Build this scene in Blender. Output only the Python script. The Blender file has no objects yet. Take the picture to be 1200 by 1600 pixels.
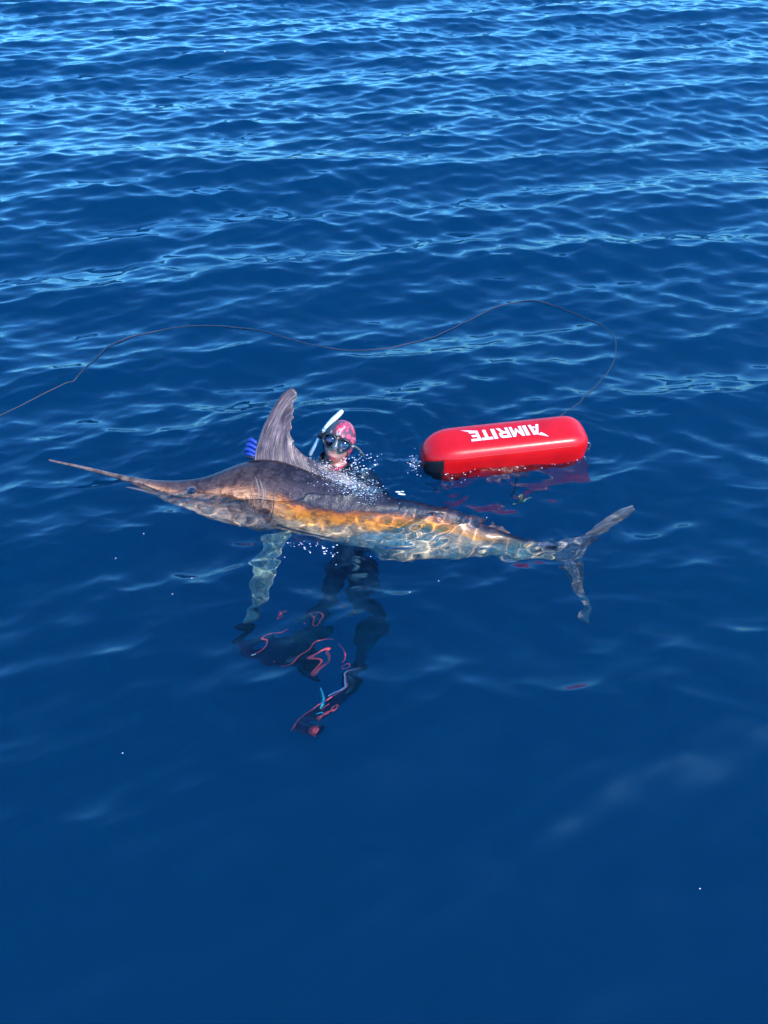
import bpy, bmesh, math, random
import numpy as np
from mathutils import Vector, Matrix, noise

random.seed(7)
rng = np.random.default_rng(11)
scene = bpy.context.scene
COL = scene.collection

# ------------------------------------------------------------------ camera
CAM_H = 2.9
PITCH = math.radians(43.0)          # below the horizon
FOC = 1202.0                        # in photograph pixels (1200 x 1600)
cam_data = bpy.data.cameras.new('camera')
cam_data.sensor_fit = 'VERTICAL'
cam_data.sensor_height = 24.0
cam_data.lens = 24.0 * FOC / 1600.0
cam_data.clip_start = 0.05
cam_data.clip_end = 5000
cam = bpy.data.objects.new('camera', cam_data)
COL.objects.link(cam)
cam.location = (0, 0, CAM_H)
cam.rotation_euler = (math.pi / 2 - PITCH, 0, 0)
scene.camera = cam

# ------------------------------------------------------------------ light
SUN_EL, SUN_AZ = math.radians(45), math.radians(138)     # azimuth clockwise from +Y
sun_dir = Vector((math.sin(SUN_AZ) * math.cos(SUN_EL), math.cos(SUN_AZ) * math.cos(SUN_EL), math.sin(SUN_EL)))
world = bpy.data.worlds.new('World')
scene.world = world
world.use_nodes = True
wn = world.node_tree
bg = wn.nodes['Background']
sky = wn.nodes.new('ShaderNodeTexSky')
sky.sky_type = 'NISHITA'
sky.sun_disc = False
sky.sun_elevation = SUN_EL
sky.sun_rotation = SUN_AZ
sky.air_density = 1.2
sky.dust_density = 0.4
sky.ozone_density = 2.2
tint = wn.nodes.new('ShaderNodeMix')      # the phone camera's rich blue
tint.data_type = 'RGBA'; tint.blend_type = 'MULTIPLY'
tint.inputs[0].default_value = 1.0
tint.inputs[7].default_value = (0.27, 0.84, 1.45, 1)
wn.links.new(sky.outputs[0], tint.inputs[6])
wn.links.new(tint.outputs[2], bg.inputs['Color'])
bg.inputs['Strength'].default_value = 0.15
sl = bpy.data.lights.new('sun', 'SUN')
sl.energy = 2.4
sl.angle = math.radians(0.53)
sl.color = (1.0, 0.93, 0.83)
sl.cycles.is_caustics_light = True
sun = bpy.data.objects.new('sun', sl)
COL.objects.link(sun)
sun.location = sun_dir * 40
sun.rotation_euler = sun_dir.to_track_quat('Z', 'Y').to_euler()

vs = scene.view_settings
vs.view_transform = 'Standard'
vs.look = 'None'
vs.exposure = 1.15
vs.gamma = 1.0
vs.use_curve_mapping = False
cy = scene.cycles
cy.max_bounces = 14
cy.transmission_bounces = 8
cy.glossy_bounces = 4
cy.volume_bounces = 4
cy.transparent_max_bounces = 12
cy.caustics_refractive = True
cy.caustics_reflective = False
cy.sample_clamp_indirect = 4.0
cy.blur_glossy = 0.3

# ------------------------------------------------------------------ projection helpers
F = Vector((0, math.cos(PITCH), -math.sin(PITCH)))
U = Vector((0, math.sin(PITCH), math.cos(PITCH)))
R = Vector((1, 0, 0))
EYE = Vector((0, 0, CAM_H))

def ray(px, py):
    return (F + R * ((px - 600) / FOC) + U * ((800 - py) / FOC)).normalized()

def refract(d):
    """bend a downward ray at the flat mean water surface"""
    s = 1 / 1.333
    hx, hy = d.x * s, d.y * s
    return Vector((hx, hy, -math.sqrt(1 - hx * hx - hy * hy)))

def at_z(px, py, z=0.0):
    """world point seen at a pixel of the photograph, at height z (bent below the water)"""
    d = ray(px, py)
    if z >= 0:
        return EYE + d * ((z - CAM_H) / d.z)
    p = EYE + d * (-CAM_H / d.z)
    r = refract(d)
    return p + r * (z / r.z)

def at_y(px, py, y):
    d = ray(px, py)
    t = y / d.y
    return EYE + d * t

def on_plane(px, py, p0, n):
    """world point seen at a pixel on the plane (p0, n), bent where it lies below the water"""
    d = ray(px, py)
    t = (p0 - EYE).dot(n) / d.dot(n)
    p = EYE + d * t
    if p.z >= 0:
        return p
    q = EYE + d * (-CAM_H / d.z)
    r = refract(d)
    return q + r * ((p0 - q).dot(n) / r.dot(n))

# ------------------------------------------------------------------ waves
N_COMP = 190
lam = np.exp(rng.uniform(math.log(0.045), math.log(7.0), N_COMP))
k_ = 2 * math.pi / lam
spread = np.where(lam > 1.2, 0.38, 0.50)
ang = math.radians(98) + rng.normal(0, 1, N_COMP) * spread       # travel direction, roughly away from the camera
kx, ky = k_ * np.cos(ang), k_ * np.sin(ang)
ph = np.random.default_rng(47).uniform(0, 2 * math.pi, N_COMP)
slope = 0.0185 * np.where(lam > 2.5, (2.5 / lam) ** 0.5, 1.0) * np.where(lam < 0.3, (lam / 0.3) ** 0.5, 1.0)
slope *= rng.rayleigh(0.9, N_COMP)
slope *= np.where(lam > 1.2, .56, 1.0) * np.where((lam > .13) & (lam < .6), 1.34, 1.0) * np.where(lam < .13, .85, 1.0) * np.where((lam >= .6) & (lam < 1.2), .95, 1.0)
amp = slope / k_

# rings spreading from the swimmer, the float and the moving line: x, y, wavelength, height, reach
RINGS = [(-0.22, 3.62, .10, .0030, .55), (-0.22, 3.62, .18, .0060, 1.0), (0.25, 3.55, .06, .0014, .35),
         (1.25, 3.75, .07, .0012, .4), (1.05, 4.6, .13, .0012, .7), (-1.2, 4.4, .11, .0010, .5),
         (-0.75, 3.62, .07, .0018, .5), (0.1, 3.15, .06, .0014, .6), (0.9, 2.9, .08, .0014, .5)]

# small disturbed ripples round the fish and the swimmer
N_LOC = 46
llam = np.exp(rng.uniform(math.log(0.05), math.log(0.22), N_LOC))
lang = rng.uniform(0, 2 * math.pi, N_LOC)
lph = rng.uniform(0, 2 * math.pi, N_LOC)
lamp = 0.0160 * rng.rayleigh(0.8, N_LOC) * llam / (2 * math.pi)

def waves(x, y, h=0.0):
    """height and horizontal shift of the sea at x, y; h is the local mesh spacing"""
    x = np.asarray(x, float); y = np.asarray(y, float)
    z = np.zeros(np.broadcast(x, y).shape); dx = z.copy(); dy = z.copy()
    h = np.broadcast_to(h, z.shape)
    calm = 1 - .85 * np.exp(-((x - .05) / 2.1) ** 4 - ((y - 3.2) / 1.0) ** 4)      # the swell runs low where the fish lies
    for i in range(N_COMP):
        w = np.clip((lam[i] / np.maximum(h, 1e-6) - 2.1) / 1.6, 0, 1)
        if w.ndim == 2:                     # work on the rows that this component reaches
            rows = np.nonzero(w.max(axis=1) > 0)[0]
            cols = np.nonzero(w.max(axis=0) > 0)[0]
            if not len(rows):
                continue
            sl_ = (slice(rows[0], rows[-1] + 1), slice(cols[0], cols[-1] + 1))
        else:
            sl_ = Ellipsis
        a = kx[i] * x[sl_] + ky[i] * y[sl_] + ph[i]
        ww = w[sl_] * calm[sl_] if lam[i] > .8 else w[sl_]
        sn, c = np.sin(a), np.cos(a)
        z[sl_] += amp[i] * ww * c
        q = 0.8 * amp[i] * ww / k_[i]
        dx[sl_] -= q * kx[i] * sn
        dy[sl_] -= q * ky[i] * sn
    near = np.exp(-(((x + 0.15) / 1.25) ** 2 + ((y - 3.2) / 0.55) ** 2) ** 1.5)
    if z.ndim == 2:
        m = near > 1e-3
        rows = np.nonzero(m.any(axis=1))[0]; cols = np.nonzero(m.any(axis=0))[0]
        sl_ = (slice(rows[0], rows[-1] + 1), slice(cols[0], cols[-1] + 1))
    else:
        sl_ = Ellipsis
    xx, yy, nn = x[sl_], y[sl_], near[sl_]
    acc = np.zeros(np.shape(xx))
    for i in range(N_LOC):
        kk = 2 * math.pi / llam[i]
        acc = acc + lamp[i] * np.cos(kk * (math.cos(lang[i]) * xx + math.sin(lang[i]) * yy) + lph[i])
    z[sl_] += acc * nn
    for (cx, cy_, wl, am, reach) in RINGS:
        r = np.hypot(x - cx, (y - cy_))
        z += am * np.cos(2 * math.pi * r / wl + cx * 9) * np.exp(-(r / reach) ** 2) * np.clip(r / .08, 0, 1)
    return z, dx, dy

def sea_z(x, y):
    z, dx, dy = waves([x], [y])
    z, dx, dy = waves([x - dx[0]], [y - dy[0]])
    return float(z[0])

# ------------------------------------------------------------------ material helpers
def new_mat(name):
    m = bpy.data.materials.new(name)
    m.use_nodes = True
    nt = m.node_tree
    return m, nt, nt.nodes['Principled BSDF'], nt.nodes['Material Output']

def simple(name, col, rough=0.5, metal=0.0, coat=0.0, spec=0.5):
    m, nt, b, o = new_mat(name)
    b.inputs['Base Color'].default_value = (*col, 1)
    b.inputs['Roughness'].default_value = rough
    b.inputs['Metallic'].default_value = metal
    b.inputs['Coat Weight'].default_value = coat
    b.inputs['Specular IOR Level'].default_value = spec
    return m

def link_mesh(name, verts, faces, mat, parent=None, smooth=True):
    me = bpy.data.meshes.new(name)
    me.from_pydata([tuple(v) for v in verts], [], faces)
    me.update()
    if smooth:
        me.polygons.foreach_set('use_smooth', [True] * len(me.polygons))
    if mat: me.materials.append(mat)
    o = bpy.data.objects.new(name, me)
    COL.objects.link(o)
    if parent:
        o.parent = parent
    return o

# ------------------------------------------------------------------ sea
def axis_coords(segments, start):
    """segments: (end, spacing at end) with spacing growing linearly; returns coordinates"""
    out = [start[0]]; sp0 = start[1]; p0 = start[0]
    for end, sp1 in segments:
        while out[-1] < end:
            f = (out[-1] - p0) / (end - p0)
            out.append(out[-1] + sp0 + (sp1 - sp0) * f)
        p0, sp0 = out[-1], sp1
    return np.array(out)

xp = axis_coords([(1.7, .0125), (3.0, .03), (9, .06), (30, 1.2), (300, 30), (3000, 400)], (0, .0125))
xs = np.concatenate([-xp[:0:-1], xp])
yn = axis_coords([(3, .5), (30, 4), (300, 40), (3000, 400)], (0, .06))
yf = axis_coords([(1.0, .022), (2.3, .015), (2.35, .0095), (3.85, .0095), (5.6, .022), (18, .052), (60, 1.0), (300, 14), (3000, 200)], (0, .06))
ys = np.concatenate([-yn[:0:-1], yf])
nx, ny = len(xs), len(ys)
GX, GY = np.meshgrid(xs, ys)
hx = np.gradient(xs); hy = np.gradient(ys)
HH = np.maximum(hx[None, :] * 0.7, hy[:, None])
gz, gdx, gdy = waves(GX, GY, HH)
V = np.stack([GX + gdx, GY + gdy, gz], -1).reshape(-1, 3)
idx = np.arange(nx * ny).reshape(ny, nx)
quads = np.stack([idx[:-1, :-1], idx[:-1, 1:], idx[1:, 1:], idx[1:, :-1]], -1).reshape(-1, 4)
me = bpy.data.meshes.new('sea_water')
nq = len(quads)
me.vertices.add(len(V)); me.vertices.foreach_set('co', V.ravel())
loops = quads.ravel()
me.loops.add(len(loops)); me.loops.foreach_set('vertex_index', loops)
me.polygons.add(nq)
starts = np.arange(nq) * 4
me.polygons.foreach_set('loop_start', starts)
me.update(calc_edges=True)
sm = np.ones(nq, bool)
me.polygons.foreach_set('use_smooth', sm)
sea = bpy.data.objects.new('sea_water', me)
COL.objects.link(sea)
sea['kind'] = 'structure'
sea['label'] = 'deep blue sea with small wind ripples'
print('sea verts', len(V))

def make_water():
    m = bpy.data.materials.new('sea water')
    m.use_nodes = True
    nt = m.node_tree; nt.nodes.clear()
    N, L = nt.nodes.new, nt.links.new
    out = N('ShaderNodeOutputMaterial')
    g = N('ShaderNodeBsdfGlass'); g.inputs['IOR'].default_value = 1.333; g.inputs['Roughness'].default_value = 0.0
    L(g.outputs[0], out.inputs['Surface'])
    return m
me.materials.append(make_water())
sea.cycles.is_caustics_caster = True

# the deep water itself: clear near the surface, then a blue scattering body
CLEAR = -0.62
bm = bmesh.new()
bmesh.ops.create_cube(bm, size=1)
for v in bm.verts:
    v.co.x *= 5990; v.co.y *= 5990
    v.co.z = CLEAR if v.co.z > 0 else -70
me_d = bpy.data.meshes.new('deep_water'); bm.to_mesh(me_d); bm.free()
deep = bpy.data.objects.new('deep_water', me_d); COL.objects.link(deep)
deep['kind'] = 'structure'; deep['label'] = 'dark blue depth of the sea under the ripples'
m = bpy.data.materials.new('deep water'); m.use_nodes = True
nt = m.node_tree; nt.nodes.clear(); N, L = nt.nodes.new, nt.links.new
out = N('ShaderNodeOutputMaterial'); ab = N('ShaderNodeVolumeAbsorption'); sc = N('ShaderNodeVolumeScatter'); ad = N('ShaderNodeAddShader')
W_ABS = (1.8, 0.31, 0.13); W_SCA = (0.0, 0.235, 0.178)
ab.inputs['Color'].default_value = (1 - W_ABS[0], 1 - W_ABS[1], 1 - W_ABS[2], 1); ab.inputs['Density'].default_value = 1
sc.inputs['Color'].default_value = (*W_SCA, 1); sc.inputs['Density'].default_value = 1
L(ab.outputs[0], ad.inputs[0]); L(sc.outputs[0], ad.inputs[1]); L(ad.outputs[0], out.inputs['Volume'])
me_d.materials.append(m)

# ------------------------------------------------------------------ object helpers
def root(name, loc, label, cat, group=None):
    o = bpy.data.objects.new(name, None)
    o.empty_display_size = 0.1
    COL.objects.link(o)
    o.location = loc
    o['label'] = label; o['category'] = cat
    if group: o['group'] = group
    return o

def base_loc(parent):
    l = Vector((0, 0, 0))
    while parent is not None:
        l += parent.location
        parent = parent.parent
    return l

def part(name, verts, faces, mat, parent, uv=None, smooth=True, caustic=True):
    """mesh part whose vertices are given in world space"""
    off = base_loc(parent)
    o = link_mesh(name, [Vector(v) - off for v in verts], faces, mat, parent, smooth)
    if uv is not None:
        lay = o.data.uv_layers.new(name='UVMap')
        vi = np.zeros(len(o.data.loops), int)
        o.data.loops.foreach_get('vertex_index', vi)
        lay.data.foreach_set('uv', np.array(uv, float)[vi].ravel())
    o.cycles.is_caustics_receiver = caustic
    return o

def tube(pts, rad, seg=8, cap=True):
    """swept tube; pts list of Vector, rad list or number"""
    pts = [Vector(p) for p in pts]
    n = len(pts)
    if not hasattr(rad, '__len__'): rad = [rad] * n
    V, Fc = [], []
    t0 = (pts[1] - pts[0]).normalized()
    nrm = t0.orthogonal().normalized()
    for i, p in enumerate(pts):
        t = (pts[min(i + 1, n - 1)] - pts[max(i - 1, 0)]).normalized()
        nrm = (nrm - t * nrm.dot(t)).normalized()
        bn = t.cross(nrm)
        for j in range(seg):
            a = 2 * math.pi * j / seg
            V.append(p + (nrm * math.cos(a) + bn * math.sin(a)) * rad[i])
    for i in range(n - 1):
        for j in range(seg):
            k = (j + 1) % seg
            Fc.append((i * seg + j, i * seg + k, (i + 1) * seg + k, (i + 1) * seg + j))
    if cap:
        Fc.append(tuple(range(seg))[::-1]); Fc.append(tuple((n - 1) * seg + j for j in range(seg)))
    return V, Fc

def spline(pts, n):
    """Catmull-Rom through points of any dimension"""
    P = np.array([tuple(p) for p in pts], float)
    P = np.vstack([2 * P[0] - P[1], P, 2 * P[-1] - P[-2]])
    seg = len(P) - 3
    out = []
    for q in np.linspace(0, seg - 1e-9, n):
        i = int(q); t = q - i
        a, b_, c, d = P[i:i + 4]
        out.append(0.5 * ((2 * b_) + (c - a) * t + (2 * a - 5 * b_ + 4 * c - d) * t * t + (3 * b_ - a - 3 * c + d) * t ** 3))
    return np.array(out)

def arc_spline(pts, n):
    """spline resampled evenly along its length"""
    S = spline(pts, max(200, n * 6))
    d = np.concatenate([[0], np.cumsum(np.linalg.norm(np.diff(S, axis=0), axis=1))])
    q = np.linspace(0, d[-1], n)
    return np.stack([np.interp(q, d, S[:, k]) for k in range(S.shape[1])], 1)

def N_(nt, typ, **kw):
    n = nt.nodes.new(typ)
    for k, v in kw.items():
        if k in n.inputs: n.inputs[k].default_value = v
        else: setattr(n, k, v)
    return n

def ramp(nt, stops, interp='LINEAR'):
    r = nt.nodes.new('ShaderNodeValToRGB')
    r.color_ramp.interpolation = interp
    e = r.color_ramp.elements
    e[0].position, e[0].color = stops[0][0], (*stops[0][1], 1)
    e[1].position, e[1].color = stops[-1][0], (*stops[-1][1], 1)
    for p, c in stops[1:-1]:
        x = e.new(p); x.color = (*c, 1)
    return r

def mix(nt, fac, a, b, mode='MIX'):
    m = nt.nodes.new('ShaderNodeMix'); m.data_type = 'RGBA'; m.blend_type = mode
    for sock, val in ((m.inputs[0], fac), (m.inputs[6], a), (m.inputs[7], b)):
        if isinstance(val, bpy.types.NodeSocket): nt.links.new(val, sock)
        elif isinstance(val, (int, float)): sock.default_value = val
        else: sock.default_value = (*val, 1)
    return m.outputs[2]

def math_(nt, op, a, b=None, c=None, clamp=False):
    m = nt.nodes.new('ShaderNodeMath'); m.operation = op; m.use_clamp = clamp
    for sock, val in zip(m.inputs, (a, b, c)):
        if val is None: continue
        if isinstance(val, bpy.types.NodeSocket): nt.links.new(val, sock)
        else: sock.default_value = val
    return m.outputs[0]

def smooth_between(nt, x, lo, hi):
    r = nt.nodes.new('ShaderNodeMapRange'); r.interpolation_type = 'SMOOTHSTEP'
    nt.links.new(x, r.inputs[0]); r.inputs[1].default_value = lo; r.inputs[2].default_value = hi
    return r.outputs[0]

# ------------------------------------------------------------------ the marlin
bill_tip = at_z(77, 719, .085)
peduncle = at_z(868, 862, -.33)
A = (peduncle - bill_tip).normalized()
D = Vector((0, .66, .75)); D = (D - A * D.dot(A)).normalized()
NRM = A.cross(D)
if NRM.dot(EYE - peduncle) < 0: NRM = -NRM
NRM.normalize()

def fp(px, py):
    """point of the fish's middle plane seen at a photograph pixel"""
    return on_plane(px, py, peduncle, NRM)

def loc2(p):
    r = p - bill_tip
    return r.dot(A), r.dot(D)

def wrl(s_, t_, n_=0.0):
    return bill_tip + A * s_ + D * t_ + NRM * n_

fish = root('marlin', fp(430, 780), 'large dark marlin with long bill and orange flank, lying in front of the diver', 'fish')

def fish_skin():
    m, nt, b, o = new_mat('marlin skin')
    L = nt.links.new
    uv = N_(nt, 'ShaderNodeUVMap')
    sep = nt.nodes.new('ShaderNodeSeparateXYZ'); L(uv.outputs[0], sep.inputs[0])
    S, Vv = sep.outputs[0], sep.outputs[1]
    tc = nt.nodes.new('ShaderNodeTexCoord')
    mp = N_(nt, 'ShaderNodeMapping'); L(tc.outputs['Object'], mp.inputs[0])
    n1 = N_(nt, 'ShaderNodeTexNoise', Scale=7.0, Detail=6.0, Roughness=.62); L(mp.outputs[0], n1.inputs[0])
    n2 = N_(nt, 'ShaderNodeTexNoise', Scale=26.0, Detail=5.0, Roughness=.65, Distortion=1.2); L(mp.outputs[0], n2.inputs[0])
    n3 = N_(nt, 'ShaderNodeTexNoise', Scale=90.0, Detail=3.0); L(mp.outputs[0], n3.inputs[0])
    # wobbling border of the dark back
    w = math_(nt, 'MULTIPLY_ADD', n1.outputs[0], .24, -.12)
    w2 = math_(nt, 'MULTIPLY_ADD', n2.outputs[0], .22, -.11)
    v0 = math_(nt, 'ADD', math_(nt, 'ADD', Vv, w), w2)
    # the border between dark back and flank rises toward the tail
    sh = N_(nt, 'ShaderNodeFloatCurve'); cv_ = sh.mapping.curves[0]
    cv_.points[0].location = (0, .72); cv_.points[1].location = (1, .84)
    for q in ((.36, .70), (.45, .62), (.53, .60), (.62, .70), (.72, .80), (.85, .84)): cv_.points.new(*q)
    sh.mapping.update()
    L(math_(nt, 'MULTIPLY', S, 1 / 3.0), sh.inputs['Value'])
    v = math_(nt, 'MULTIPLY_ADD', math_(nt, 'SUBTRACT', v0, sh.outputs[0]), .9, .76)
    body = ramp(nt, [(0.0, (.62, .64, .56)), (.25, (.66, .64, .54)), (.40, (.56, .52, .43)), (.49, (.46, .38, .29)),
                     (.545, (.66, .34, .11)), (.60, (.85, .33, .035)), (.70, (.72, .23, .02)), (.745, (.18, .06, .025)),
                     (.785, (.040, .027, .040)), (1.0, (.022, .018, .030))])
    L(v, body.inputs[0])
    head = ramp(nt, [(0.0, (.66, .64, .58)), (.22, (.52, .47, .44)), (.38, (.26, .21, .21)), (.50, (.10, .075, .075)),
                     (.60, (.50, .28, .17)), (.69, (.26, .13, .08)), (.76, (.07, .045, .046)), (1.0, (.026, .022, .032))])
    L(v, head.inputs[0])
    tail = ramp(nt, [(0.0, (.60, .62, .52)), (.30, (.52, .52, .42)), (.52, (.40, .36, .27)), (.64, (.46, .34, .18)),
                     (.74, (.10, .08, .07)), (.80, (.035, .03, .04)), (1.0, (.022, .02, .03))])
    L(v, tail.inputs[0])
    c = mix(nt, smooth_between(nt, S, 1.28, 1.52), head.outputs[0], body.outputs[0])
    c = mix(nt, smooth_between(nt, S, 2.35, 2.8), c, tail.outputs[0])
    # bill: grey purple all round
    c = mix(nt, smooth_between(nt, S, .70, .45), c, (.15, .115, .115))
    # pale and dark patches
    pat = ramp(nt, [(.34, (.55, .54, .55)), (.50, (1.0, .98, .95)), (.66, (1.5, 1.45, 1.35))]); L(n2.outputs[0], pat.inputs[0])
    c = mix(nt, .75, c, pat.outputs[0], 'MULTIPLY')
    pat2 = ramp(nt, [(.36, (.62, .58, .58)), (.52, (1.2, 1.18, 1.16))]); L(n1.outputs[0], pat2.inputs[0])
    c = mix(nt, .8, c, pat2.outputs[0], 'MULTIPLY')
    c = mix(nt, .8, c, (1.42, 1.18, .86), 'MULTIPLY')
    # fine streaks running along the body, and dark blotches
    cs = nt.nodes.new('ShaderNodeCombineXYZ'); L(math_(nt, 'MULTIPLY', S, 5.0), cs.inputs[0]); L(math_(nt, 'MULTIPLY', Vv, 34.0), cs.inputs[1])
    n4 = N_(nt, 'ShaderNodeTexNoise', Scale=1.6, Detail=6.0, Roughness=.7, Distortion=.8); L(cs.outputs[0], n4.inputs[0])
    pat3 = ramp(nt, [(.33, (.42, .38, .38)), (.50, (1.0, 1.0, 1.0)), (.68, (1.55, 1.5, 1.4))]); L(n4.outputs[0], pat3.inputs[0])
    c = mix(nt, .8, c, pat3.outputs[0], 'MULTIPLY')
    n5 = N_(nt, 'ShaderNodeTexNoise', Scale=15.0, Detail=7.0, Roughness=.7, Distortion=.6); L(mp.outputs[0], n5.inputs[0])
    pat4 = ramp(nt, [(.40, (.30, .24, .24)), (.52, (1.05, 1.05, 1.05)), (.7, (1.25, 1.25, 1.2))]); L(n5.outputs[0], pat4.inputs[0])
    c = mix(nt, math_(nt, 'MULTIPLY_ADD', smooth_between(nt, S, 1.3, 1.9), -.45, .85), c, pat4.outputs[0], 'MULTIPLY')
    # faint pale upright bars on the flank
    wv = N_(nt, 'ShaderNodeTexWave', Scale=2.6, Distortion=3.0, Detail=2.0); wv.bands_direction = 'X'
    cmb = nt.nodes.new('ShaderNodeCombineXYZ'); L(S, cmb.inputs[0]); L(math_(nt, 'MULTIPLY', Vv, .25), cmb.inputs[1]); L(cmb.outputs[0], wv.inputs[0])
    bars = math_(nt, 'MULTIPLY', smooth_between(nt, wv.outputs[1], .6, .95), .0)
    c = mix(nt, bars, c, (.62, .60, .62))
    L(c, b.inputs['Base Color'])
    b.inputs['Roughness'].default_value = .3
    b.inputs['Specular IOR Level'].default_value = .42
    b.inputs['Coat Weight'].default_value = .12; b.inputs['Coat Roughness'].default_value = .1
    bp = N_(nt, 'ShaderNodeBump', Strength=.5, Distance=.004)
    hsum = math_(nt, 'ADD', n2.outputs[0], math_(nt, 'MULTIPLY', n3.outputs[0], .4))
    L(hsum, bp.inputs['Height']); L(bp.outputs[0], b.inputs['Normal'])
    return m
M_SKIN = fish_skin()

def fin_mat(name, c1, c2, c3, rays=70, rough=.4):
    """fin membrane with rays running along v, spaced over u"""
    m, nt, b, o = new_mat(name)
    L = nt.links.new
    uv = N_(nt, 'ShaderNodeUVMap')
    sep = nt.nodes.new('ShaderNodeSeparateXYZ'); L(uv.outputs[0], sep.inputs[0])
    cmb = nt.nodes.new('ShaderNodeCombineXYZ')
    L(math_(nt, 'MULTIPLY', sep.outputs[0], float(rays)), cmb.inputs[0]); L(math_(nt, 'MULTIPLY', sep.outputs[1], 3.0), cmb.inputs[1])
    ns = N_(nt, 'ShaderNodeTexNoise', Scale=1.0, Detail=4.0, Roughness=.7); L(cmb.outputs[0], ns.inputs[0])
    tc = nt.nodes.new('ShaderNodeTexCoord')
    nb = N_(nt, 'ShaderNodeTexNoise', Scale=13.0, Detail=5.0, Roughness=.6); L(tc.outputs['Object'], nb.inputs[0])
    r = ramp(nt, [(.30, c1), (.5, c2), (.70, c3)]); L(ns.outputs[0], r.inputs[0])
    r2 = ramp(nt, [(.36, (.45, .42, .45)), (.62, (1.25, 1.15, 1.15))]); L(nb.outputs[0], r2.inputs[0])
    L(mix(nt, .85, r.outputs[0], r2.outputs[0], 'MULTIPLY'), b.inputs['Base Color'])
    b.inputs['Roughness'].default_value = rough
    b.inputs['Coat Weight'].default_value = .1; b.inputs['Coat Roughness'].default_value = .15
    bp = N_(nt, 'ShaderNodeBump', Strength=.6, Distance=.004); L(ns.outputs[0], bp.inputs['Height']); L(bp.outputs[0], b.inputs['Normal'])
    return m

top_px = [(77, 717.5), (130, 728), (190, 742), (240, 750), (275, 751), (300, 749), (322, 745), (345, 736), (368, 726), (390, 719),
          (415, 717), (440, 720), (470, 731), (505, 745), (545, 757), (585, 768), (625, 778), (670, 787), (710, 797),
          (750, 811), (790, 826), (825, 841), (850, 851), (872, 855)]
bot_px = [(77, 720.5), (130, 733), (190, 750), (232, 768), (268, 788), (300, 801), (328, 809), (352, 813), (378, 817), (402, 823),
          (428, 830), (455, 837), (485, 844), (520, 850), (560, 855), (595, 860), (640, 867), (690, 871), (735, 869),
          (775, 873), (805, 877), (835, 878), (855, 877), (872, 876)]
def prof(pix):
    a = np.array([loc2(fp(x, y)) for x, y in pix])
    return a[np.argsort(a[:, 0])]
ptop, pbot = prof(top_px), prof(bot_px)
S0, S1 = 0.0, min(ptop[-1, 0], pbot[-1, 0])
NS, NR = 150, 40
def smooth_prof(P, q):
    f = np.interp(q, P[:, 0], P[:, 1])
    k = 5
    g = np.pad(f, k, mode='edge')
    ker = np.hanning(2 * k + 1); ker /= ker.sum()
    return np.convolve(g, ker, mode='valid')
sq = np.linspace(S0, S1, NS)
tt, tb = smooth_prof(ptop, sq), smooth_prof(pbot, sq)
LEN = S1
V, Fc, UV = [], [], []
for i, s_ in enumerate(sq):
    h = max((tt[i] - tb[i]) / 2, .003); c = (tt[i] + tb[i]) / 2
    ratio = float(np.interp(s_ / LEN, [0, .18, .28, .36, .5, .75, .93, 1], [1.1, 1.0, .55, .50, .50, .46, .55, .55]))
    w = h * ratio
    for j in range(NR):
        a = 2 * math.pi * j / NR
        ca, sa = math.cos(a), math.sin(a)
        # fuller flank, narrower back and belly
        nn = w * math.copysign(abs(ca) ** .92, ca) * (1 - .12 * sa)
        V.append(wrl(s_, c + h * sa, nn)); UV.append((s_, .5 + .5 * sa))
for i in range(NS - 1):
    for j in range(NR):
        k = (j + 1) % NR
        Fc.append((i * NR + j, (i + 1) * NR + j, (i + 1) * NR + k, i * NR + k))
Fc.append(tuple(range(NR))); Fc.append(tuple((NS - 1) * NR + j for j in range(NR))[::-1])
body = part('body', V, Fc, M_SKIN, fish, uv=UV)
for q in (300,400,480,560,640,720,800): print('Z',q, round(wrl(loc2(fp(q,780))[0], float(np.interp(loc2(fp(q,780))[0],sq,tt))).z,3), round(wrl(loc2(fp(q,780))[0], float(np.interp(loc2(fp(q,780))[0],sq,(tt+tb)/2))).z,3))
print('fish length', LEN, 'z of back at shoulder', wrl(1.2, float(np.interp(1.2, sq, tt))).z, 'belly', wrl(1.3, float(np.interp(1.3, sq, tb))).z)

def flank(px, py, lift=0.0):
    """point on the near flank seen at a pixel"""
    d = ray(px, py)
    s_, t_ = loc2(fp(px, py))
    for _ in range(4):
        h = (np.interp(s_, sq, tt) - np.interp(s_, sq, tb)) / 2; c = (np.interp(s_, sq, tt) + np.interp(s_, sq, tb)) / 2
        ratio = float(np.interp(s_ / LEN, [0, .18, .28, .36, .5, .75, .93, 1], [1.1, 1.0, .55, .50, .50, .46, .55, .55]))
        sa = max(-.98, min(.98, (t_ - c) / h)); nn = h * ratio * math.sqrt(1 - sa * sa) ** .92 * (1 - .12 * sa)
        p = on_plane(px, py, peduncle + NRM * nn, NRM)
        s_, t_ = loc2(p)
    return wrl(s_, t_, nn + lift)

def coons(Bp, Tp, Lp, Rp, nu, nv):
    """grid between bottom, top, left and right pixel curves (all running away from the shared corners)"""
    Bc, Tc = arc_spline(Bp, nu), arc_spline(Tp, nu)
    Lc, Rc = arc_spline(Lp, nv), arc_spline(Rp, nv)
    G = np.zeros((nv, nu, 2))
    for j in range(nv):
        v = j / (nv - 1)
        for i in range(nu):
            u = i / (nu - 1)
            G[j, i] = (1 - v) * Bc[i] + v * Tc[i] + (1 - u) * Lc[j] + u * Rc[j] - ((1 - u) * (1 - v) * Bc[0] + u * (1 - v) * Bc[-1] + (1 - u) * v * Tc[0] + u * v * Tc[-1])
    return G

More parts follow.
